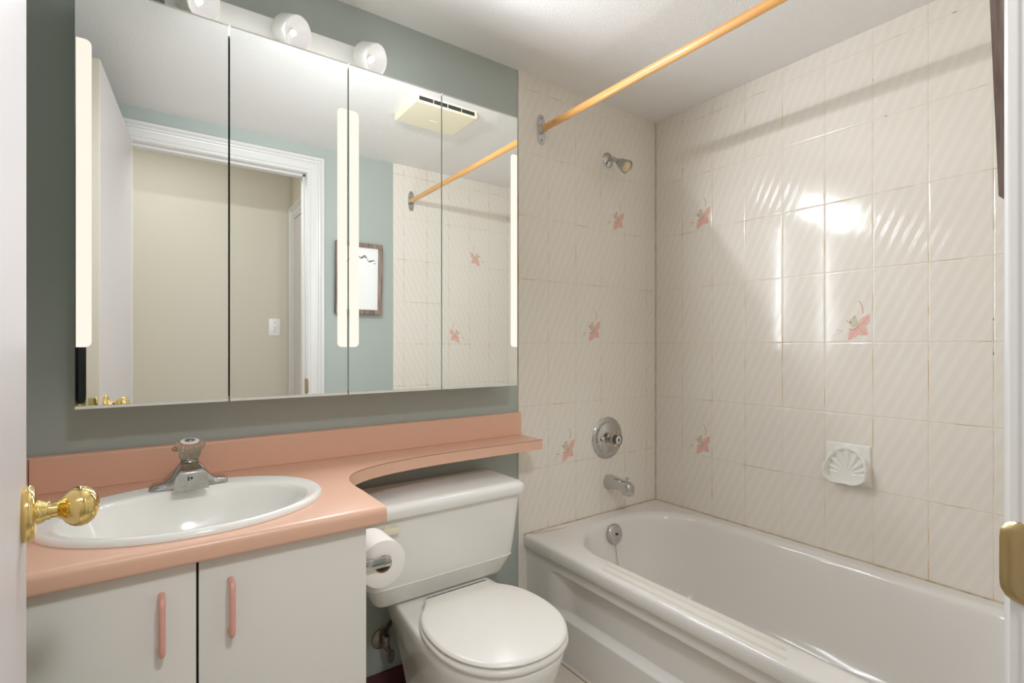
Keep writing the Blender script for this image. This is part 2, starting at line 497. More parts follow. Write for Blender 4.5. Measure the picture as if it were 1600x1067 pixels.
# brass strike plate with its rounded lip on the right jamb
bm = bmesh.new()
sec = [(DX1-0.0005, YF-0.030), (DX1-0.0025, YF-0.030), (DX1-0.0025, YF+0.004), (DX1-0.0015, YF+0.011), (DX1+0.003, YF+0.017),
       (DX1+0.005, YF+0.016), (DX1+0.001, YF+0.010), (DX1-0.0005, YF+0.003)]
rings = []
for z, inset in ((0.880, 0.012), (0.883, 0.006), (0.890, 0.001), (0.898, 0), (0.940, 0), (0.948, 0.001), (0.955, 0.006), (0.958, 0.012)):
    rings.append([Vector((x, y - (inset if y > YF else 0)*0.8, z)) for x, y in sec])
loft(bm, rings)
sp = tag(obj('strike_plate', bm, MT['agedbrass']), 'dull brass strike plate with rounded lip on the white door jamb', 'strike plate')

# ------------------------------------------------------------------ door, opened into the room
DL = 0.735
hx, hy = -0.056, -1.462
fx, fy = -0.1225, -0.731
ang = math.atan2(fx-hx, fy-hy)     # swing from +y
dm = Matrix.Translation((hx, hy, 0)) @ Matrix.Rotation(-ang, 4, 'Z')
door_root = bpy.data.objects.new('door_1', None); COL.objects.link(door_root)
door_root.matrix_world = dm; door_root['kind'] = 'structure'
bm = bmesh.new()
box(bm, -0.035, 0, 0, DL, 0.012, 2.047, 0)
for f in bm.faces:
    if f.normal.y > 0.9: f.material_index = 1
bmesh.ops.recalc_face_normals(bm, faces=bm.faces[:])
for f in bm.faces:
    if f.calc_center_median().y > DL-0.001: f.material_index = 1
bevel_mod(obj('door_leaf', bm, [MT['door'], MT['dooredge']], door_root, smooth=False), 0.0015, 2)
def knob(side):
    bm = bmesh.new(); KZ, KY = 0.937, DL-0.068
    x0 = 0 if side > 0 else -0.035
    prof = [(0.0, 0.031), (0.003, 0.0325), (0.007, 0.0325), (0.0105, 0.030), (0.012, 0.024), (0.0125, 0.014),
            (0.018, 0.0125), (0.020, 0.0105), (0.024, 0.0105), (0.0245, 0.009), (0.030, 0.0088), (0.031, 0.0105), (0.034, 0.012),
            (0.037, 0.0165), (0.041, 0.0205), (0.046, 0.0232), (0.052, 0.0238), (0.058, 0.0222), (0.0635, 0.018), (0.067, 0.012), (0.069, 0.005), (0.0693, 0.0)]
    lathe(bm, (x0, KY, KZ), (side, 0, 0), prof, 56, cap0=True, cap1=False)
    return obj('door_knob', bm, MT['brass'], door_root, angle=50)
knob(1); knob(-1)
bm = bmesh.new(); box(bm, -0.029, -0.006, DL-0.0005, DL+0.0015, 0.908, 0.966, bev=0.0006); box(bm, -0.023, -0.012, DL, DL+0.010, 0.930, 0.944, bev=0.002)
obj('latch_plate', bm, MT['brass'], door_root)
# ------------------------------------------------------------------ hallway seen in the mirror
HY, HX = -2.45, 0.826
bm = bmesh.new(); box(bm, -2.2, HX+0.1, HY-0.1, HY, 0, 2.4)
struct(obj('wall_hall', bm, MT['hallwall'], smooth=False))
bm = bmesh.new(); box(bm, HX, HX+0.1, HY, YH, 0, 2.4)
struct(obj('wall_hall_right', bm, MT['hallwall'], smooth=False))
bm = bmesh.new(); box(bm, -2.2, DX0-0.09, YH-0.02, YH, 0, 2.4)
struct(obj('wall_hall_left', bm, MT['hallwall'], smooth=False))
bm = bmesh.new(); box(bm, -2.2, HX+0.1, HY-0.1, YH, 2.36, 2.45)
struct(obj('ceiling_hall', bm, MT['ceiling'], smooth=False))
bm = bmesh.new(); box(bm, -2.2, HX+0.1, HY-0.1, YF, -0.1, -0.001)
struct(obj('floor_hall', bm, MT['hallfloor'], smooth=False))
casing('trim_4', HY+0.095, YH-0.10, 2.0, HX, -1, 'y')
d2 = bpy.data.objects.new('door_2', None); COL.objects.link(d2); d2['kind'] = 'structure'; d2.location = (HX, 0, 0)
bm = bmesh.new(); box(bm, -0.008, -0.0005, HY+0.10, YH-0.105, 0.01, 1.995)
obj('door_leaf', bm, MT['door'], d2, smooth=False)
sw = thing('light_switch', 'white toggle light switch on the cream hallway wall, seen in the mirror', 'light switch', (0.713, HY, 1.262))
bm = bmesh.new(); box(bm, -0.036, 0.036, 0.0, 0.006, -0.058, 0.058, bev=0.003); obj('switch_plate', bm, MT['switch'], sw)
bm = bmesh.new(); box(bm, -0.005, 0.005, 0.004, 0.016, -0.010, 0.012, bev=0.002); obj('toggle', bm, MT['switch'], sw)
for z in (-0.030, 0.030):
    bm = bmesh.new(); lathe(bm, (0, 0.006, z), (0, 1, 0), [(0, 0.0035), (0.0012, 0.003)], 12); obj('screw', bm, MT['wornchrome'], sw)

# ------------------------------------------------------------------ mirrored medicine cabinet
CF = -0.12; CX0, CX1, CZ0, CZ1 = -0.130, 1.081, 0.990, 1.950
cab = thing('mirror_cabinet', 'wide four-door mirrored medicine cabinet on the grey green wall above the peach counter', 'mirror cabinet', ((CX0+CX1)/2, 0, CZ0))
def P_(bm): # to cabinet local
    for v in bm.verts: v.co -= Vector(((CX0+CX1)/2, 0, CZ0))
    return bm
bm = bmesh.new()
box(bm, CX0+0.004, CX1-0.003, CF+0.020, 0.004, CZ0+0.006, CZ1-0.004)
obj('cabinet_body', P_(bm), MT['cabwhite'], cab, smooth=False)
edges = [CX0, 0.170, 0.474, 0.777, CX1]
g = 0.0022
STZ0, STZ1 = 1.128, 1.815
for i in range(4):
    x0, x1 = edges[i] + (g if i else 0), edges[i+1] - (g if i < 3 else 0)
    bm = bmesh.new(); box(bm, x0+0.001, x1-0.001, CF+0.005, CF+0.018, CZ0+0.001, CZ1-0.001)
    dr = obj('door', P_(bm), MT['cabwhite'], cab, smooth=False)
    bm = bmesh.new(); box(bm, x0, x1, CF, CF+0.0048, CZ0+0.007, CZ1-0.003)
    for f in bm.faces:
        f.material_index = 0 if f.calc_center_median().y < CF+0.0005 else 1
    obj('mirror_panel', P_(bm), [MT['mirror'], MT['glassedge']], dr, smooth=False)
    bm = bmesh.new(); box(bm, x0, x1, CF-0.0015, CF+0.0048, CZ0, CZ0+0.0068)
    obj('bottom_rail', P_(bm), MT['cabwhite'], dr, smooth=False)
    bm = bmesh.new(); box(bm, x0, x1, CF-0.0010, CF+0.0048, CZ1-0.0028, CZ1)
    obj('top_rail', P_(bm), MT['cabwhite'], dr, smooth=False)
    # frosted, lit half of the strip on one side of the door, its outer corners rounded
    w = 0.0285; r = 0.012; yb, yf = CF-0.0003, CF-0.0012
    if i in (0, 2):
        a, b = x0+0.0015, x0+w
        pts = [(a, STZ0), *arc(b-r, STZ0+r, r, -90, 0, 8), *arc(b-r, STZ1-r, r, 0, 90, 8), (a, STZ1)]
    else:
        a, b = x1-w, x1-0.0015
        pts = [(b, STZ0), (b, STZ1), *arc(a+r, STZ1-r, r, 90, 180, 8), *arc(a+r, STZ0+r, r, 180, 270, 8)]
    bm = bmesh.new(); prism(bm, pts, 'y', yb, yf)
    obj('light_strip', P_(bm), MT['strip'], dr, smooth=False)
    # small hinge clips in the gap
for xx, mm in zip(edges[1:4], ('dark', 'midgap', 'palegap')):
    bm = bmesh.new()
    box(bm, xx-0.0022, xx+0.0022, CF+(0.012 if mm == 'dark' else 0.004), CF+0.0199, CZ0+0.012, CZ1-0.022)
    obj('door_gap_seal', P_(bm), MT[mm], cab, smooth=False)

# ------------------------------------------------------------------ three-lamp light bar standing over the cabinet
lb = thing('light_bar', 'white light bar with three round spot bulbs above the mirror cabinet', 'light fixture', (0.33, 0, 1.951))
LO = Vector((0.33, 0, 1.951))
bm = bmesh.new(); box(bm, 0.035, 0.604, -0.046, 0.004, 1.951, 2.050, bev=0.003)
for v in bm.verts: v.co -= LO
obj('bar_housing', bm, MT['socket'], lb)
for b in BULBS:
    bm = bmesh.new()
    R = 0.0465
    lathe(bm, b - LO, -BULB_DIR, [(0.0, R-0.004), (-0.001, R-0.001), (0.001, R), (0.048, R*0.98), (0.056, R*0.90), (0.060, R*0.6), (0.062, 0.02)], 48, cap0=False)
    st = b - BULB_DIR*0.045; wallp = Vector((b.x-0.008, -0.040, b.z+0.01))
    tube(bm, [st-LO, wallp-LO], 0.02, 16)
    h = obj('lamp_housing', bm, MT['socket'], lb)
    # recessed reflector bowl with filament, seen through the lens
    bm = bmesh.new()
    lathe(bm, b - LO, -BULB_DIR, [(0.0, R-0.004), (0.004, R-0.007), (0.012, R-0.013), (0.022, 0.022), (0.030, 0.012), (0.033, 0.0)], 48, cap0=False, cap1=False)
    obj('reflector', bm, MT['lens'], h)
    bm = bmesh.new(); lathe(bm, b - LO - BULB_DIR*0.024, BULB_DIR, [(0, 0.006), (0.008, 0.008), (0.013, 0.005), (0.015, 0.0)], 20, cap0=False, cap1=False)
    obj('filament', bm, MT['filament'], h)

# ------------------------------------------------------------------ vanity
VX0, VX1, VF = XL, 0.378, -0.540
vz = thing('vanity_cabinet', 'white laminate vanity cabinet under the peach countertop', 'cabinet', (0.07, -0.27, 0))
VO = Vector((0.07, -0.27, 0))
def LV(bm, O):
    for v in bm.verts: v.co -= O
    return bm
bm = bmesh.new()
box(bm, VX0+0.001, VX0+0.017, VF+0.020, 0.0, 0.0, 0.7549)
box(bm, VX1-0.016, VX1, VF+0.020, 0.0, 0.0, 0.7549)
box(bm, VX0+0.017, VX1-0.016, VF+0.020, 0.0, 0.10, 0.115)
box(bm, VX0+0.017, VX1-0.016, VF+0.075, VF+0.090, 0.0, 0.10)
box(bm, VX0+0.017, VX1-0.016, VF+0.020, VF+0.035, 0.70, 0.7549)
obj('cabinet_body', LV(bm, VO), MT['vanity'], vz, smooth=False)
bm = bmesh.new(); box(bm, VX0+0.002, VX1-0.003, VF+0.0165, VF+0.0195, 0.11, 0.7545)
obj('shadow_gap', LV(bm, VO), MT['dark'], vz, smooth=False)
for x0, x1, hxx in ((VX0+0.003, 0.0705, 0.020), (0.0745, VX1, 0.124)):
    bm = bmesh.new(); box(bm, x0, x1, VF, VF+0.016, 0.115, 0.749, bev=0.0012)
    dd = obj('door', LV(bm, VO), MT['vanity'], vz)
    bm = bmesh.new(); y = VF - 0.027; z0, z1, r = 0.606, 0.708, 0.010
    z0 += 0.004; z1 -= 0.004
    path = [(hxx, VF+0.001, z0), (hxx, y+r, z0)] + [(hxx, y+r-r*math.sin(a), z0+r-r*math.cos(a)) for a in (0.4, 0.8, 1.2, PI/2)] + \
           [(hxx, y+r-r*math.cos(a), z1-r+r*math.sin(a)) for a in (0, 0.4, 0.8, 1.2)] + [(hxx, y+r, z1), (hxx, VF+0.001, z1)]
    tube(bm, path, 0.0052, 14)
    obj('handle', LV(bm, VO), MT['pinkmetal'], dd, angle=60)

# countertop with its banjo shelf
ct = thing('countertop', 'peach laminate countertop with backsplash and narrow shelf running over the toilet', 'countertop', (0.07, -0.27, 0.755))
CO = Vector((0.07, -0.27, 0.755))
ZT, ZB = 0.790, 0.7552
SX, SY, SA, SB = 0.081, -0.333, 0.256, 0.203     # sink outline
curve = catmull([(0.414, -0.42, 0), (0.413, -0.34, 0), (0.428, -0.275, 0), (0.466, -0.226, 0), (0.54, -0.186, 0), (0.66, -0.160, 0), (0.80, -0.150, 0), (1.02, -0.150, 0), (1.173, -0.150, 0)], 6)
FRY = -0.552
outer = [(XL+0.001, FRY), (0.414, FRY)] + [(p.x, p.y) for p in curve] + [(1.173, -0.0005), (XL+0.001, -0.0005)]
bm = bmesh.new()
def fillpoly(z, hole=True):
    ov = [bm.verts.new((x, y, z)) for x, y in outer]
    es = [bm.edges.new((ov[i], ov[(i+1) % len(ov)])) for i in range(len(ov))]
    if hole:
        hv = [bm.verts.new((SX+(SA-0.012)*math.cos(2*PI*i/64), SY+(SB-0.012)*math.sin(2*PI*i/64), z)) for i in range(64)]
        es += [bm.edges.new((hv[i], hv[(i+1) % 64])) for i in range(64)]
    bmesh.ops.triangle_fill(bm, use_beauty=True, use_dissolve=False, edges=es)
    return ov
ot = fillpoly(ZT); ob = fillpoly(ZB)
n = len(ot)
for i in range(1, n):
    j = (i+1) % n
    bm.faces.new((ot[i], ot[j], ob[j], ob[i]))
# rolled front edge
prof = [(FRY, ZT)] + [(FRY-0.013*math.sin(a), ZT-0.013*(1-math.cos(a))) for a in (0.3, 0.6, 0.9, 1.25, PI/2)] + \
       [(FRY-0.013, ZB+0.006), (FRY-0.012, ZB+0.002), (FRY-0.010, ZB), (FRY, ZB)]
loft(bm, [[Vector((XL+0.001, y, z)) for y, z in prof], [Vector((0.414, y, z)) for y, z in prof]], True, True, closed=False)
bmesh.ops.remove_doubles(bm, verts=bm.verts[:], dist=0.0001)
obj('counter_slab', LV(bm, CO), MT['pink'], ct, angle=50)
bm = bmesh.new()
pr = [(0.002, ZT), (-0.020, ZT+0.0005)] + [(-0.020+0.007*(1-math.cos(a)), 0.869+0.007*math.sin(a)) for a in (0, 0.4, 0.8, 1.2, PI/2)] + [(0.002, 0.876)]
prism(bm, pr, 'x', XL+0.001, 1.173)
obj('backsplash', LV(bm, CO), MT['pink'], ct, angle=50)
bm = bmesh.new()
prism(bm, [(-z_*0+XL+0.001, z) for z_, z in ((0, ZT), (0, 0.876))] + [(XL+0.014, 0.876), (XL+0.018, 0.872), (XL+0.018, ZT)], 'y', -0.545, -0.021)
obj('side_splash', LV(bm, CO), MT['pink'], ct, angle=50)
# dark seams where laminate pieces join
bm = bmesh.new()
pts = [(p.x, p.y) for p in curve]
for (a, b), (c, d) in zip(pts, pts[1:]):
    L = math.hypot(c-a, d-b); qx, qy = (d-b)/L*0.0006, -(c-a)/L*0.0006
    bm.faces.new([bm.verts.new((x, y, z)) for x, y, z in ((a+qx, b+qy, ZT-0.0002), (c+qx, d+qy, ZT-0.0002), (c+qx, d+qy, ZT-0.0014), (a+qx, b+qy, ZT-0.0014))])
obj('laminate_seam', LV(bm, CO), MT['seam'], ct, smooth=False)

bm = bmesh.new()
box(bm, XL+0.0182, XL+0.0195, -0.0212, -0.0200, ZT+0.001, 0.872)
obj('corner_seam', LV(bm, CO), MT['seam'], ct, smooth=False)

# sink
sk = thing('sink', 'oval white drop-in sink set in the peach counter', 'sink', (SX, SY, ZT))
SO = Vector((SX, SY, ZT))
def ell(cx, cy, a, b, z, n=72):
    return [Vector((cx+a*math.cos(2*PI*i/n), cy+b*math.sin(2*PI*i/n), z)) for i in range(n)]
bm = bmesh.new()
BY = SY-0.018
rings = [ell(SX, SY, SA-0.020, SB-0.020, ZT-0.002), ell(SX, SY, SA, SB, ZT+0.0005), ell(SX, SY, SA, SB, ZT+0.004), ell(SX, SY, SA-0.002, SB-0.002, ZT+0.009),
         ell(SX, SY, SA-0.007, SB-0.007, ZT+0.0125), ell(SX, SY, SA-0.013, SB-0.013, ZT+0.0125),
         ell(SX, SY-0.002, SA-0.020, SB-0.020, ZT+0.0105), ell(SX, BY+0.002, SA-0.032, SB-0.038, ZT+0.0095),
         ell(SX, BY, SA-0.037, SB-0.044, ZT+0.006), ell(SX, BY, SA-0.043, SB-0.050, ZT-0.004),
         ell(SX, BY, SA-0.060, SB-0.062, ZT-0.040), ell(SX, BY, SA-0.090, SB-0.080, ZT-0.085),
         ell(SX, BY, 0.115, 0.085, ZT-0.122), ell(SX, BY, 0.06, 0.05, ZT-0.138), ell(SX, BY, 0.022, 0.022, ZT-0.142)]
loft(bm, rings, False, False)
obj('basin', LV(bm, SO), MT['sinkm'], sk, angle=80)
bm = bmesh.new(); lathe(bm, (SX, BY, ZT-0.145), (0, 0, 1), [(0, 0.024), (0.004, 0.023), (0.005, 0.018), (0.002, 0.015)], 32)
obj('drain', LV(bm, SO), MT['chrome'], sk)

# faucet
FX, FY, FZ = 0.082, -0.165, ZT+0.0105
fc = thing('faucet', 'worn chrome centre-set sink faucet with clear ribbed knob', 'faucet', (FX, FY, FZ))
bm = bmesh.new()
# flared base: cross-sections along x
secs = []
for x, h, d0, d1 in ((-0.078, 0.007, 0.021, 0.019), (-0.072, 0.011, 0.024, 0.020), (-0.055, 0.013, 0.025, 0.020), (-0.046, 0.017, 0.025, 0.0195), (-0.038, 0.027, 0.025, 0.0185), (-0.030, 0.040, 0.025, 0.0175),
                     (-0.022, 0.050, 0.025, 0.016), (-0.015, 0.054, 0.025, 0.0155)):
    secs.append((x, h, d0, d1))
secs = secs + [(-x, h, a, b) for x, h, a, b in reversed(secs)]
rings = [[Vector((x, -d0, 0)), Vector((x, -d0, h*0.35)), Vector((x, -d1, h*0.92)), Vector((x, -d1*0.8, h)), Vector((x, d1*0.8, h)), Vector((x, d1, h*0.92)), Vector((x, d0, h*0.35)), Vector((x, d0, 0))] for x, h, d0, d1 in secs]
loft(bm, rings)
bevel_mod(obj('faucet_base', bm, MT['wornchrome'], fc, angle=30), 0.0012, 2)
# spout, a short tapered box reaching over the basin
bm = bmesh.new()
S = [(-0.010, 0.030, 0.058, 0.017), (-0.026, 0.008, 0.056, 0.021), (-0.046, 0.004, 0.050, 0.027), (-0.064, 0.003, 0.046, 0.032), (-0.068, 0.003, 0.043, 0.033)]
rings = []
for y, zb, zt, hw in S:
    rings.append([Vector((-hw*1.06, y, zb)), Vector((-hw*0.96, y, zt-0.006)), Vector((-hw*0.72, y, zt)), Vector((hw*0.72, y, zt)), Vector((hw*0.96, y, zt-0.006)), Vector((hw*1.06, y, zb))])
loft(bm, rings)
spo = bevel_mod(obj('spout', bm, MT['wornchrome'], fc, angle=30), 0.0015, 2)
bm = bmesh.new(); lathe(bm, (0, -0.0685, 0.030), (0, 1, 0), [(0, 0.0028), (0.004, 0.0028)], 10); box(bm, -0.0075, -0.0045, -0.0690, -0.067, 0.025, 0.034); obj('spout_mark', bm, MT['rubber'], spo)
bm = bmesh.new(); lathe(bm, (0, 0, 0.052), (0, 0, 1), [(0, 0.020), (0.006, 0.0185), (0.010, 0.016), (0.014, 0.015)], 32)
obj('collar', bm, MT['wornchrome'], fc)
bm = bmesh.new()
ka = Vector((0.0, -0.20, 1)).normalized(); ko = Vector((0, -0.002, 0.062))
lathe(bm, ko, ka, [(0, 0.0165), (0.004, 0.0195), (0.022, 0.0225), (0.027, 0.0275), (0.031, 0.0300), (0.037, 0.0305), (0.041, 0.0280), (0.043, 0.022), (0.0435, 0.0)], 96, ribs=22, ribamp=0.06, cap1=False)
kn = obj('knob', bm, MT['acrylic'], fc, angle=70)
bs = MT['acrylic'].node_tree.nodes['Principled BSDF']; bs.inputs['Transmission Weight'].default_value = 0.9; bs.inputs['IOR'].default_value = 1.45
bm = bmesh.new(); lathe(bm, ko+ka*0.0437, ka, [(0, 0.0195), (0.0015, 0.019), (0.0025, 0.011)], 40); obj('cap', bm, MT['cap'], kn)
bm = bmesh.new(); lathe(bm, ko+ka*0.0462, ka, [(0, 0.0105), (0.0008, 0.0105)], 32); lathe(bm, ko+ka*0.0470, ka, [(0, 0.0062), (0.0016, 0.0058), (0.002, 0.003)], 24, mi=1)
obj('cap_emblem', bm, [MT['capring'], MT['chrome']], kn)
bm = bmesh.new(); tube(bm, [ko+Vector((-0.026, -0.010, 0.028)), ko+Vector((-0.034, -0.014, 0.028))], [0.006, 0.004], 12); obj('knob_pointer', bm, MT['acrylic'], kn)

# ------------------------------------------------------------------ toilet
TX = 0.745
tl = thing('toilet', 'white two-piece toilet with closed round lid beside the bathtub', 'toilet', (TX, -0.35, 0))
TO = Vector((TX, -0.35, 0))
# tank
bm = bmesh.new()
def tank_ring(hw, yf, z, r=0.035, yb=-0.028):
    return rrect(TX-hw, TX+hw, yf, yb, [0.012, 0.012, r, r], z, 8)
loft(bm, [tank_ring(0.205, -0.190, 0.383, 0.03), tank_ring(0.216, -0.205, 0.386, 0.03), tank_ring(0.223, -0.214, 0.396), tank_ring(0.243, -0.230, 0.440), tank_ring(0.246, -0.233, 0.446), tank_ring(0.2465, -0.230, 0.4475),
          tank_ring(0.250, -0.233, 0.47), tank_ring(0.264, -0.243, 0.60), tank_ring(0.268, -0.246, 0.651)])
obj('tank', LV(bm, TO), MT['porcelain'], tl, angle=35)
bm = bmesh.new()
loft(bm, [tank_ring(0.268, -0.250, 0.648, 0.03, -0.026), tank_ring(0.276, -0.262, 0.650, 0.035, -0.022), tank_ring(0.278, -0.265, 0.656, 0.035, -0.022), tank_ring(0.278, -0.265, 0.670, 0.035, -0.022),
          tank_ring(0.274, -0.261, 0.679, 0.035, -0.024), tank_ring(0.264, -0.251, 0.685, 0.035, -0.03), tank_ring(0.25, -0.236, 0.6865, 0.035, -0.04)])
obj('tank_lid', LV(bm, TO), MT['porcelain'], tl, angle=50)
bm = bmesh.new(); box(bm, TX-0.222, TX-0.172, -0.262, -0.2495, 0.608, 0.628, bev=0.004); lathe(bm, (TX-0.205, -0.24, 0.618), (0, -1, 0), [(0, 0.014), (0.012, 0.013)], 20)
obj('flush_lever', LV(bm, TO), MT['cream'], tl)
# plan outlines
HALF = catmull([(0, -0.676, 0), (0.055, -0.668, 0), (0.112, -0.638, 0), (0.153, -0.585, 0), (0.173, -0.525, 0), (0.177, -0.462, 0), (0.170, -0.400, 0),
                (0.152, -0.350, 0), (0.129, -0.317, 0), (0.112, -0.293, 0), (0.105, -0.270, 0)], 5)
SEATPTS = [(p.x, p.y) for p in HALF] + [(0.055, -0.268), (0.0, -0.268), (-0.055, -0.268)] + [(-p.x, p.y) for p in reversed(HALF[1:])]
def seat_ring(z, s=0.0):
    """round front, pinched towards the hinge"""
    n = len(SEATPTS); ring = []
    for i, (x, y) in enumerate(SEATPTS):
        (ax, ay), (bx, by) = SEATPTS[i-1], SEATPTS[(i+1) % n]
        tx, ty = bx-ax, by-ay; L = math.hypot(tx, ty)
        ring.append(Vector((TX + x - ty/L*s, y + tx/L*s, z)))
    return ring
bm = bmesh.new()
loft(bm, [seat_ring(0.3985, 0.010), seat_ring(0.400, 0.003), seat_ring(0.405, 0.0), seat_ring(0.410, 0.003), seat_ring(0.4125, 0.010)])
obj('lid', LV(bm, TO), MT['seat'], tl, angle=60)
bm = bmesh.new()
loft(bm, [seat_ring(0.379, 0.006), seat_ring(0.381, 0.0), seat_ring(0.386, -0.003), seat_ring(0.393, -0.002), seat_ring(0.397, 0.006)])
obj('seat', LV(bm, TO), MT['seat'], tl, angle=60)
# bowl
def bowl_ring(z, a, b, cy, back, hw, n=88):
    ring = []
    for i in range(n):
        t = 2*PI*i/n
        x, y = a*math.sin(t), cy - b*math.cos(t)
        if y > cy:
            k = (y-cy)/b
            y = cy + k*(back-cy)
            w = a*(1-k**1.6) + hw*k**1.6
            if k > 0.999: ring.append(Vector((TX, back, z))); continue
            x = math.copysign(w, x) if k > 0 else x
        ring.append(Vector((TX+x, y, z)))
    return ring
bm = bmesh.new()
loft(bm, [bowl_ring(0.0, 0.115, 0.15, -0.40, -0.16, 0.10), bowl_ring(0.03, 0.108, 0.14, -0.40, -0.15, 0.10), bowl_ring(0.10, 0.110, 0.14, -0.41, -0.14, 0.10), bowl_ring(0.18, 0.130, 0.155, -0.43, -0.12, 0.11),
          bowl_ring(0.25, 0.155, 0.175, -0.455, -0.10, 0.12), bowl_ring(0.31, 0.171, 0.188, -0.468, -0.08, 0.135), bowl_ring(0.35, 0.177, 0.196, -0.474, -0.07, 0.14), bowl_ring(0.370, 0.177, 0.198, -0.476, -0.065, 0.142),
          bowl_ring(0.3775, 0.173, 0.194, -0.476, -0.065, 0.140), bowl_ring(0.3785, 0.168, 0.189, -0.476, -0.07, 0.136)])
obj('bowl', LV(bm, TO), MT['porcelain'], tl, angle=60)
for sx in (-1, 1):
    bm = bmesh.new(); lathe(bm, (TX+sx*0.07, -0.262, 0.3835), (0, 0, 1), [(0, 0.010), (0.010, 0.009), (0.013, 0.006)], 24)
    obj('hinge', LV(bm, TO), MT['seat'], tl)

# water supply
sv = thing('supply_valve', 'tarnished angle stop valve with curved hose on the wall below the toilet tank', 'valve', (0.619, 0, 0.178))
W = Vector((0.619, 0, 0.178))
bm = bmesh.new(); lathe(bm, (0, 0.003, 0), (0, -1, 0), [(0, 0.031), (0.004, 0.031), (0.008, 0.026), (0.010, 0.014), (0.012, 0.009)], 40); obj('escutcheon', bm, MT['oldmetal'], sv)
bm = bmesh.new(); tube(bm, [(0, -0.005, 0), (0, -0.045, 0)], 0.009, 20); tube(bm, [(0, -0.045, -0.004), (0, -0.045, 0.030)], [0.012, 0.010], 20)
lathe(bm, (0, -0.045, 0.018), (0, 0, 1), [(0, 0.0125), (0.012, 0.0125), (0.014, 0.008)], 6)
tube(bm, [(0, -0.040, 0), (0.002, -0.068, -0.010)], [0.012, 0.008], 16)
obj('valve_body', bm, MT['oldmetal'], sv)
bm = bmesh.new(); lathe(bm, (0.003, -0.070, -0.022), (0.1, -1, 0.1), [(0, 0.013), (0.006, 0.013)], 28)
for v in bm.verts: v.co.z = -0.022 + (v.co.z+0.022)*1.7
obj('valve_handle', bm, MT['wornchrome'], sv)
bm = bmesh.new()
tube(bm, catmull([(0, -0.045, 0.030), (0.001, -0.046, 0.050), (0.016, -0.060, 0.085), (0.032, -0.085, 0.125), (0.028, -0.110, 0.165), (0.012, -0.120, 0.212)], 8), 0.0068, 14)
obj('supply_hose', bm, MT['rubber'], sv)
bm = bmesh.new(); lathe(bm, (0.012, -0.120, 0.192), (0, 0, 1), [(0, 0.015), (0.014, 0.016)], 12); obj('hose_nut', bm, MT['cream'], sv)

# toilet paper and its holder on the vanity side
RX, RY0, RY1, RZ = 0.455, -0.440, -0.338, 0.624
hp = thing('toilet_paper_holder', 'chrome toilet paper holder fixed to the right side of the vanity', 'paper holder', (VX1, -0.40, RZ))
HO = Vector((VX1, -0.40, RZ))
bm = bmesh.new(); box(bm, VX1+0.0002, VX1+0.004, RY0-0.022, RY1+0.018, RZ-0.022, RZ+0.026, bev=0.0015); obj('wall_plate', LV(bm, HO), MT['chrome'], hp)
for y in (RY0-0.014, RY1+0.006):
    bm = bmesh.new(); box(bm, VX1+0.002, RX+0.014, y, y+0.009, RZ-0.012, RZ+0.012, bev=0.0025); obj('arm', LV(bm, HO), MT['chrome'], hp)
bm = bmesh.new(); tube(bm, [(RX, RY0-0.008, RZ), (RX, RY1+0.010, RZ)], 0.0085, 20); obj('spindle', LV(bm, HO), MT['chrome'], hp)
tp = thing('toilet_paper_roll', 'roll of white toilet paper on the chrome holder beside the vanity', 'toilet paper', (RX, RY0, RZ))
bm = bmesh.new()
ro, ri = 0.0555, 0.021
D = RY1-RY0
zo = -0.010
lathe(bm, (0, 0, zo), (0, 1, 0), [(0.0, ri), (0.0, ro-0.002), (0.0015, ro), (D-0.0015, ro), (D, ro-0.002), (D, ri), (0.0, ri)], 72, cap0=False, cap1=False)
obj('paper', bm, MT['paper'], tp, angle=50)
bm = bmesh.new(); lathe(bm, (0, 0.0008, zo), (0, 1, 0), [(0, ri-0.0002), (0, ri-0.002), (D-0.0016, ri-0.002), (D-0.0016, ri-0.0002)], 48, cap0=False, cap1=False); obj('cardboard_core', bm, MT['card'], tp)

# ------------------------------------------------------------------ bathtub
TZ = 0.393; TX0 = 1.200
tb = thing('bathtub', 'white alcove bathtub with panelled apron along the tiled wall', 'bathtub', (1.6, -0.74, 0))
BO = Vector((1.6, -0.74, 0))
bm = bmesh.new()
N = 20
def tring(x0, x1, y0, y1, r, z): return rrect(x0, x1, y0, y1, r, z, N)
Y0, Y1 = YF+0.005, -0.0005; XE = XR-0.0005
ox0, ox1, oy0, oy1 = 1.292, 1.938, -1.420, -0.066
def inn(d, z, df=None, dh=None, de=None, rr=0.25):
    df = d if df is None else df; dh = d if dh is None else dh; de = d if de is None else de
    return tring(ox0+df, ox1-d, oy0+de, oy1-dh, [max(rr-0.0*d, .05), max(rr, .05), 0.20, 0.20], z)
rings = [tring(TX0+0.016, XE, Y0, Y1, 0.004, TZ-0.050), tring(TX0+0.004, XE, Y0, Y1, 0.004, TZ-0.048), tring(TX0, XE, Y0, Y1, 0.004, TZ-0.040), tring(TX0, XE, Y0, Y1, 0.004, TZ-0.012),
         tring(TX0+0.0035, XE, Y0, Y1, 0.004, TZ-0.0035), tring(TX0+0.012, XE, Y0, Y1, 0.004, TZ),
         inn(-0.012, TZ), inn(-0.004, TZ-0.0005), inn(0.004, TZ-0.004), inn(0.011, TZ-0.011), inn(0.015, TZ-0.020), inn(0.018, TZ-0.034),
         inn(0.030, TZ-0.12, 0.026, 0.030, 0.05), inn(0.048, TZ-0.20, 0.040, 0.048, 0.09), inn(0.065, TZ-0.27, 0.054, 0.066, 0.13),
         inn(0.085, TZ-0.310, 0.073, 0.09, 0.17, 0.2), inn(0.115, TZ-0.330, 0.105, 0.13, 0.21, 0.18), inn(0.17, TZ-0.338, 0.16, 0.2, 0.28, 0.13)]
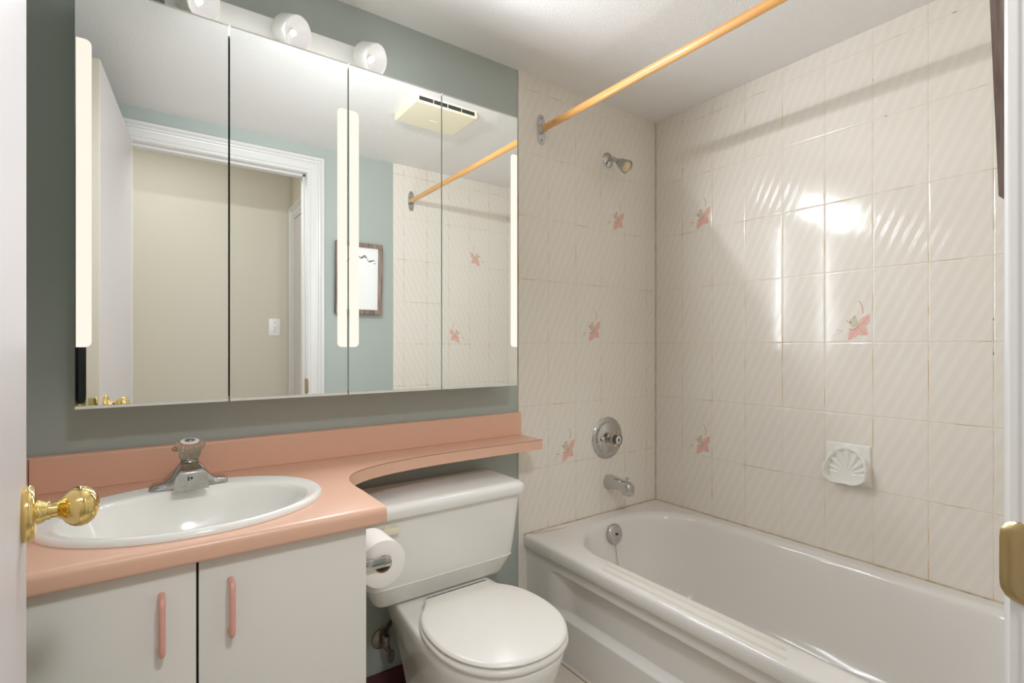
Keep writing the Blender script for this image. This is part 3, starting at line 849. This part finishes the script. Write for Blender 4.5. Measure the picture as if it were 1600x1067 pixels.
loft(bm, rings, False, True)
obj('tub_shell', LV(bm, BO), MT['tub'], tb, angle=70)
# apron, a heightfield with one recessed panel
bm = bmesh.new()
def sm(a, b, x):
    t = min(1, max(0, (x-a)/(b-a))); return t*t*(3-2*t)
NY, NZ = 190, 170
grid = []
for i in range(NY+1):
    y = Y1 + (Y0-Y1)*i/NY; row = []
    for j in range(NZ+1):
        z = (TZ-0.049)*j/NZ
        iny = sm(0.13, 0.25, -y) * sm(0.10, 0.22, y-YF)
        top = 1 - sm(0.292, 0.305, z)
        bot = sm(0.150, 0.172, z)
        dpt = 0.030*iny*top*bot
        skirt = 0.010*(1-sm(0.148, 0.150, z))*iny
        row.append(bm.verts.new((TX0+0.016+dpt+0.0*skirt, y, z)))
    grid.append(row)
for i in range(NY):
    for j in range(NZ):
        bm.faces.new((grid[i][j], grid[i+1][j], grid[i+1][j+1], grid[i][j+1]))
obj('apron', LV(bm, BO), MT['tub'], tb, angle=60)
# yellowed non-slip strips on the front deck
for xs, y0, y1 in ((1.226, -0.40, -1.00), (1.262, -0.38, -0.98)):
    bm = bmesh.new(); r = 0.006
    pts = arc(xs, y0-r, r, 0, 180, 8) + arc(xs, y1+r, r, 180, 360, 8)
    prism(bm, pts, 'z', TZ-0.0002, TZ+0.0005); obj('nonslip_strip', LV(bm, BO), MT['nonslip'], tb, smooth=False)
# overflow plate and chain
OP = Vector((1.607, -0.097, 0.338)); on = Vector((0, -1, 0.17)).normalized()
bm = bmesh.new(); lathe(bm, OP+on*-0.004, on, [(0, 0.040), (0.008, 0.041), (0.012, 0.038), (0.015, 0.030), (0.0165, 0.005), (0.0165, 0.0)], 48, cap1=False)
ovp = obj('overflow_plate', LV(bm, BO), MT['chrome'], tb, angle=60)
bm = bmesh.new(); lathe(bm, OP+on*0.012, on, [(0, 0.0045), (0.0052, 0.0045), (0.006, 0.002)], 16); obj('screw', LV(bm, BO), MT['rubber'], ovp)
bm = bmesh.new()
c0 = OP + Vector((0, -0.004, -0.040)); 
for i in range(64):
    t = i/63; p = c0 + Vector((0.004*t, -0.035*t, -0.22*t))
    bmesh.ops.create_icosphere(bm, subdivisions=1, radius=0.0016, matrix=Matrix.Translation(p))
ch = obj('chain', LV(bm, BO), MT['oldmetal'], tb)
bm = bmesh.new(); lathe(bm, (1.607, -0.235, 0.055), (0, 0, 1), [(0, 0.030), (0.003, 0.029), (0.004, 0.02), (0.010, 0.016), (0.016, 0.008)], 32); obj('drain_stopper', LV(bm, BO), MT['chrome'], tb)
# caulk bead where tub meets tile
bm = bmesh.new()
for a, b in (((TX0, -0.002, TZ+0.0005), (XR-0.002, -0.002, TZ+0.0005)), ((XR-0.002, -0.002, TZ+0.0005), (XR-0.002, YF, TZ+0.0005)), ((XR-0.0015, -0.0015, TZ), (XR-0.0015, -0.0015, ZC))):
    tube(bm, [a, b], 0.0022, 8)
struct(obj('trim_5', bm, MT['caulk']))

# ------------------------------------------------------------------ bath fittings
vv = thing('shower_valve', 'round chrome shower valve with clear knob on the tiled wall', 'shower valve', (1.662, 0, 0.724))
bm = bmesh.new(); lathe(bm, (0, 0.001, 0), (0, -1, 0), [(0, 0.092), (0.004, 0.092), (0.007, 0.090), (0.009, 0.086), (0.010, 0.072), (0.009, 0.067), (0.0105, 0.064), (0.018, 0.045), (0.021, 0.030), (0.022, 0.0)], 64, cap1=False)
obj('valve_plate', bm, MT['chrome'], vv, angle=30)
bm = bmesh.new(); lathe(bm, (0, -0.018, 0), (0, -1, 0), [(0, 0.020), (0.016, 0.018)], 32); obj('valve_stem', bm, MT['chrome'], vv)
bm = bmesh.new(); lathe(bm, (0, -0.034, 0), (0, -1, 0), [(0, 0.018), (0.004, 0.024), (0.020, 0.029), (0.028, 0.031), (0.032, 0.028), (0.034, 0.020), (0.0345, 0.0)], 80, ribs=16, ribamp=0.04, cap1=False)
kk = obj('knob', bm, MT['acrylic'], vv, angle=70)
bm = bmesh.new(); lathe(bm, (0, -0.0686, 0), (0, -1, 0), [(0, 0.016), (0.002, 0.015), (0.003, 0.009)], 32); lathe(bm, (0, -0.0716, 0), (0, -1, 0), [(0, 0.0085), (0.0008, 0.008)], 24, mi=1)
obj('cap', bm, [MT['cap'], MT['capring']], kk)
bm = bmesh.new(); lathe(bm, (-0.042, -0.016, 0.0), (0, -1, 0), [(0, 0.013), (0.010, 0.012), (0.014, 0.007)], 24); obj('stop_cover', bm, MT['chrome'], vv)

spt = thing('tub_spout', 'chrome tub spout with diverter knob on the tiled wall above the bathtub', 'tub spout', (1.668, 0, 0.532))
bm = bmesh.new()
def spring(y, zt, zb, hw):
    ring = []
    for i in range(24):
        t = 2*PI*i/24; c, s = math.cos(t), math.sin(t)
        p = 2.6
        x = hw*math.copysign(abs(c)**(2/p), c); z = (zt+zb)/2 + (zt-zb)/2*math.copysign(abs(s)**(2/p), s)
        ring.append(Vector((x, y, z)))
    return ring
loft(bm, [spring(0.001, 0.028, -0.030, 0.028), spring(-0.004, 0.029, -0.031, 0.029), spring(-0.05, 0.026, -0.026, 0.026), spring(-0.088, 0.022, -0.022, 0.0245), spring(-0.096, 0.0215, -0.034, 0.024), spring(-0.102, 0.021, -0.041, 0.0235),
          spring(-0.128, 0.017, -0.042, 0.022), spring(-0.135, 0.011, -0.038, 0.020), spring(-0.137, 0.003, -0.030, 0.015)])
obj('spout_body', bm, MT['chrome'], spt, angle=50)
bm = bmesh.new(); lathe(bm, (0, -0.112, 0.017), (0, 0, 1), [(0, 0.004), (0.010, 0.004), (0.012, 0.0075), (0.018, 0.0080), (0.020, 0.005)], 20); obj('diverter_knob', bm, MT['chrome'], spt)

sh = thing('wall_shower', 'small chrome shower head on a short arm high on the tiled wall', 'shower head', (1.668, 0, 1.958))
bm = bmesh.new(); lathe(bm, (0, 0.001, 0), (0, -1, 0), [(0, 0.033), (0.003, 0.033), (0.007, 0.028), (0.011, 0.015), (0.012, 0.011)], 40); obj('arm_flange', bm, MT['chrome'], sh, angle=60)
bm = bmesh.new(); tube(bm, catmull([(0, 0, 0), (0, -0.022, 0.0), (0, -0.040, -0.008), (0, -0.062, -0.024)], 6), 0.0092, 18); obj('arm', bm, MT['chrome'], sh, angle=60)
bm = bmesh.new(); ha = Vector((0.06, -0.76, -0.60)).normalized()
lathe(bm, (0, -0.056, -0.019), ha, [(0, 0.011), (0.006, 0.014), (0.010, 0.014), (0.012, 0.011), (0.018, 0.016), (0.024, 0.0205), (0.045, 0.0250), (0.060, 0.0285), (0.068, 0.029), (0.070, 0.027), (0.068, 0.024), (0.062, 0.022)], 48, cap1=False)
hd = obj('spray_head', bm, MT['wornchrome'], sh, angle=45)
bm = bmesh.new(); lathe(bm, Vector((0, -0.056, -0.019))+ha*0.062, ha, [(0, 0.0235), (0.002, 0.022), (0.003, 0.012), (0.006, 0.010), (0.007, 0.0)], 36, cap1=False); obj('nozzle_face', bm, MT['yellowface'], hd)

# shower curtain rod
RXX, RZZ = 1.286, 1.999
rd = thing('shower_curtain_rod', 'honey coloured wooden shower curtain rod between chrome wall flanges over the bathtub', 'curtain rod', (RXX, -0.74, RZZ))
RO = Vector((RXX, -0.74, RZZ))
bm = bmesh.new(); tube(bm, [(RXX, -0.006, RZZ), (RXX, YF+0.010, RZZ)], 0.0135, 32); obj('rod', LV(bm, RO), MT['rod'], rd)
bm = bmesh.new()
for k in range(12):
    a = k/12*2*PI; 
    bmesh.ops.create_icosphere(bm, subdivisions=1, radius=0.0012, matrix=Matrix.Translation((RXX-0.0133+0.0006*abs(math.sin(a)), -0.095+0.009*math.cos(a), RZZ-0.002+0.005*math.sin(a))))
obj('rod_stamp', LV(bm, RO), MT['dark'], rd)
for y, s in ((0.0, -1), (YF+0.004, 1)):
    bm = bmesh.new()
    hw = 0.0205; hz = 0.058
    pts = [(-0.010, -hz), (0.010, -hz), (0.0165, -hz*0.62), (hw, 0), (0.0165, hz*0.62), (0.010, hz), (-0.010, hz), (-0.0165, hz*0.62), (-hw, 0), (-0.0165, -hz*0.62)]
    prism(bm, [(RXX+a, RZZ+b) for a, b in pts], 'y', y+0.0*s, y+s*0.005)
    lathe(bm, (RXX, y+s*0.004, RZZ), (0, s, 0), [(0, 0.0205), (0.005, 0.019), (0.018, 0.0165), (0.018, 0.0138)], 32, cap1=False)
    fl = bevel_mod(obj('rod_flange', LV(bm, RO), MT['chrome'], rd, angle=35), 0.001, 2)
    for dz in (-0.044, 0.044):
        bm = bmesh.new(); lathe(bm, (RXX, y+s*0.0048, RZZ+dz), (0, s, 0), [(0, 0.0042), (0.0012, 0.0036)], 14); obj('screw', LV(bm, RO), MT['oldmetal'], fl)

# soap dish: scallop shell
sd = tag(None or bpy.data.objects.new('soap_dish', None), 'white ceramic shell-shaped soap dish set in the tiled wall over the bathtub', 'soap dish')
COL.objects.link(sd); sd.location = (XR, -0.831, 0.721)
bm = bmesh.new(); NU = 84; W2 = 0.071; H2 = 0.070
grid = []
for i in range(NU+1):
    row = []
    for j in range(NU+1):
        u = -W2 + 2*W2*i/NU; w = -H2 + 2*H2*j/NU       # u: towards -y (right), w up
        cx, cy = 0.0, -0.036
        dx, dy = (u-cx)/1.02, (w-cy)
        r = math.hypot(dx, dy); th = math.atan2(dy, dx)
        b_ = 0.091 if dy > 0 else 0.033
        Rr = 1/math.sqrt((math.cos(th)/0.065)**2 + (math.sin(th)/b_)**2)
        if dy > 0.004: Rr += 0.0030*abs(math.cos(8*(th-PI/2)))
        q = r/Rr
        prot = 0.009 + 0.034*(1-sm(-0.055, 0.045, w))        # rim stands out further towards the bottom
        plate = 0.007
        if q >= 1.0:
            fall = sm(1.0, 1.10, q)
            h = plate + (prot)*(1-fall)
        else:
            floor_ = 0.002 + 0.006*(1-sm(-0.05, 0.03, w))
            rib = 0.0045*math.cos(16*(th-PI/2))*min(1, r/0.045)*sm(-0.010, 0.012, dy)
            inner = plate + floor_ + rib
            k = sm(0.84, 0.97, q)
            h = inner*(1-k) + (plate+prot)*k
        e = max(abs(u)/W2, abs(w)/H2)
        if e > 0.97: h = min(h, plate)*(1 if e < 0.995 else 0.05)
        row.append(bm.verts.new((-h, -u, w)))
    grid.append(row)
for i in range(NU):
    for j in range(NU):
        bm.faces.new((grid[i][j], grid[i+1][j], grid[i+1][j+1], grid[i][j+1]))
for _ in range(2):
    bmesh.ops.smooth_vert(bm, verts=[v for v in bm.verts if not v.is_boundary], factor=0.4, use_axis_x=True, use_axis_y=True, use_axis_z=True)
obj('shell_tray', bm, MT['sinkm'], sd, angle=80)

# ------------------------------------------------------------------ picture on the door wall and the exhaust fan
PX0, PX1, PZ0, PZ1 = 0.832, 1.090, 1.316, 1.710
pf = thing('picture_frame', 'small framed ink print in weathered brown wood on the green wall right of the doorway', 'picture frame', ((PX0+PX1)/2, YF, PZ0))
pf.rotation_euler = (-math.radians(1.9), 0, 0); pf.location = ((PX0+PX1)/2, YF+0.006, PZ0-0.004)
hwid, hh = (PX1-PX0)/2, PZ1-PZ0
bm = bmesh.new(); fw = 0.024
def fr(x0, x1, z0, z1, y0, y1): return [Vector((x0, y0, z0)), Vector((x1, y0, z0)), Vector((x1, y0, z1)), Vector((x0, y0, z1))]
for k in range(4):
    pass
o_ = [(-hwid, 0), (hwid, 0), (hwid, hh), (-hwid, hh)]; i_ = [(-hwid+fw, fw), (hwid-fw, fw), (hwid-fw, hh-fw), (-hwid+fw, hh-fw)]
seq = [(o_, 0.002), (o_, 0.038), (i_, 0.040), (i_, 0.030), (i_, 0.002), (o_, 0.002)]
loft(bm, [[Vector((x, y, z)) for x, z in poly] for poly, y in seq], False, False)
obj('frame', bm, MT['frame'], pf, smooth=False)
bm = bmesh.new(); box(bm, -hwid+fw-0.001, hwid-fw+0.001, 0.012, 0.030, fw-0.001, hh-fw+0.001, 0)
def blot(x, z, a, b, rot, mi):
    f = bm.faces.new([bm.verts.new((x+a*math.cos(t*PI/7)*math.cos(rot)-b*math.sin(t*PI/7)*math.sin(rot), 0.0306, z+a*math.cos(t*PI/7)*math.sin(rot)+b*math.sin(t*PI/7)*math.cos(rot))) for t in range(14)])
    f.material_index = mi
rr = random.Random(3)
for k in range(22):
    x = -0.085+0.17*k/21; blot(x, 0.300+rr.uniform(-0.010, 0.012)-0.012*math.sin(k*0.35), rr.uniform(0.003, 0.009), rr.uniform(0.002, 0.005), rr.uniform(0, 3), 1 if k % 3 else 2)
for k in range(9):
    blot(-0.03+rr.uniform(-0.02, 0.05), 0.10+k*0.011, rr.uniform(0.002, 0.006), 0.002, rr.uniform(0, 3), 1)
obj('print', bm, [MT['print'], MT['ink'], MT['inkdark']], pf, smooth=False)

ef = thing('exhaust_fan', 'cream square exhaust fan cover with dark slots on the ceiling, seen in the mirror', 'exhaust fan', (1.08, -0.755, ZC))
bm = bmesh.new()
def sq(h, z): return [Vector((-h[0], -h[1], z)), Vector((h[0], -h[1], z)), Vector((h[0], h[1], z)), Vector((-h[0], h[1], z))]
loft(bm, [sq((0.150, 0.118), 0.0), sq((0.150, 0.118), -0.004), sq((0.150, 0.118), -0.028), sq((0.146, 0.114), -0.032)])
obj('fan_cover', bevel_ := bm, MT['cream'], ef, smooth=False)
for k in range(4):
    bm = bmesh.new(); x0 = -0.138+k*0.0695; box(bm, x0, x0+0.066, 0.1165, 0.1186, -0.024, -0.007); obj('vent_slot', bm, MT['dark'], ef, smooth=False)
bm = bmesh.new(); box(bm, -0.02, 0.02, -0.03, -0.022, -0.0335, -0.0315); obj('emblem', bm, MT['cream'], ef, smooth=False)
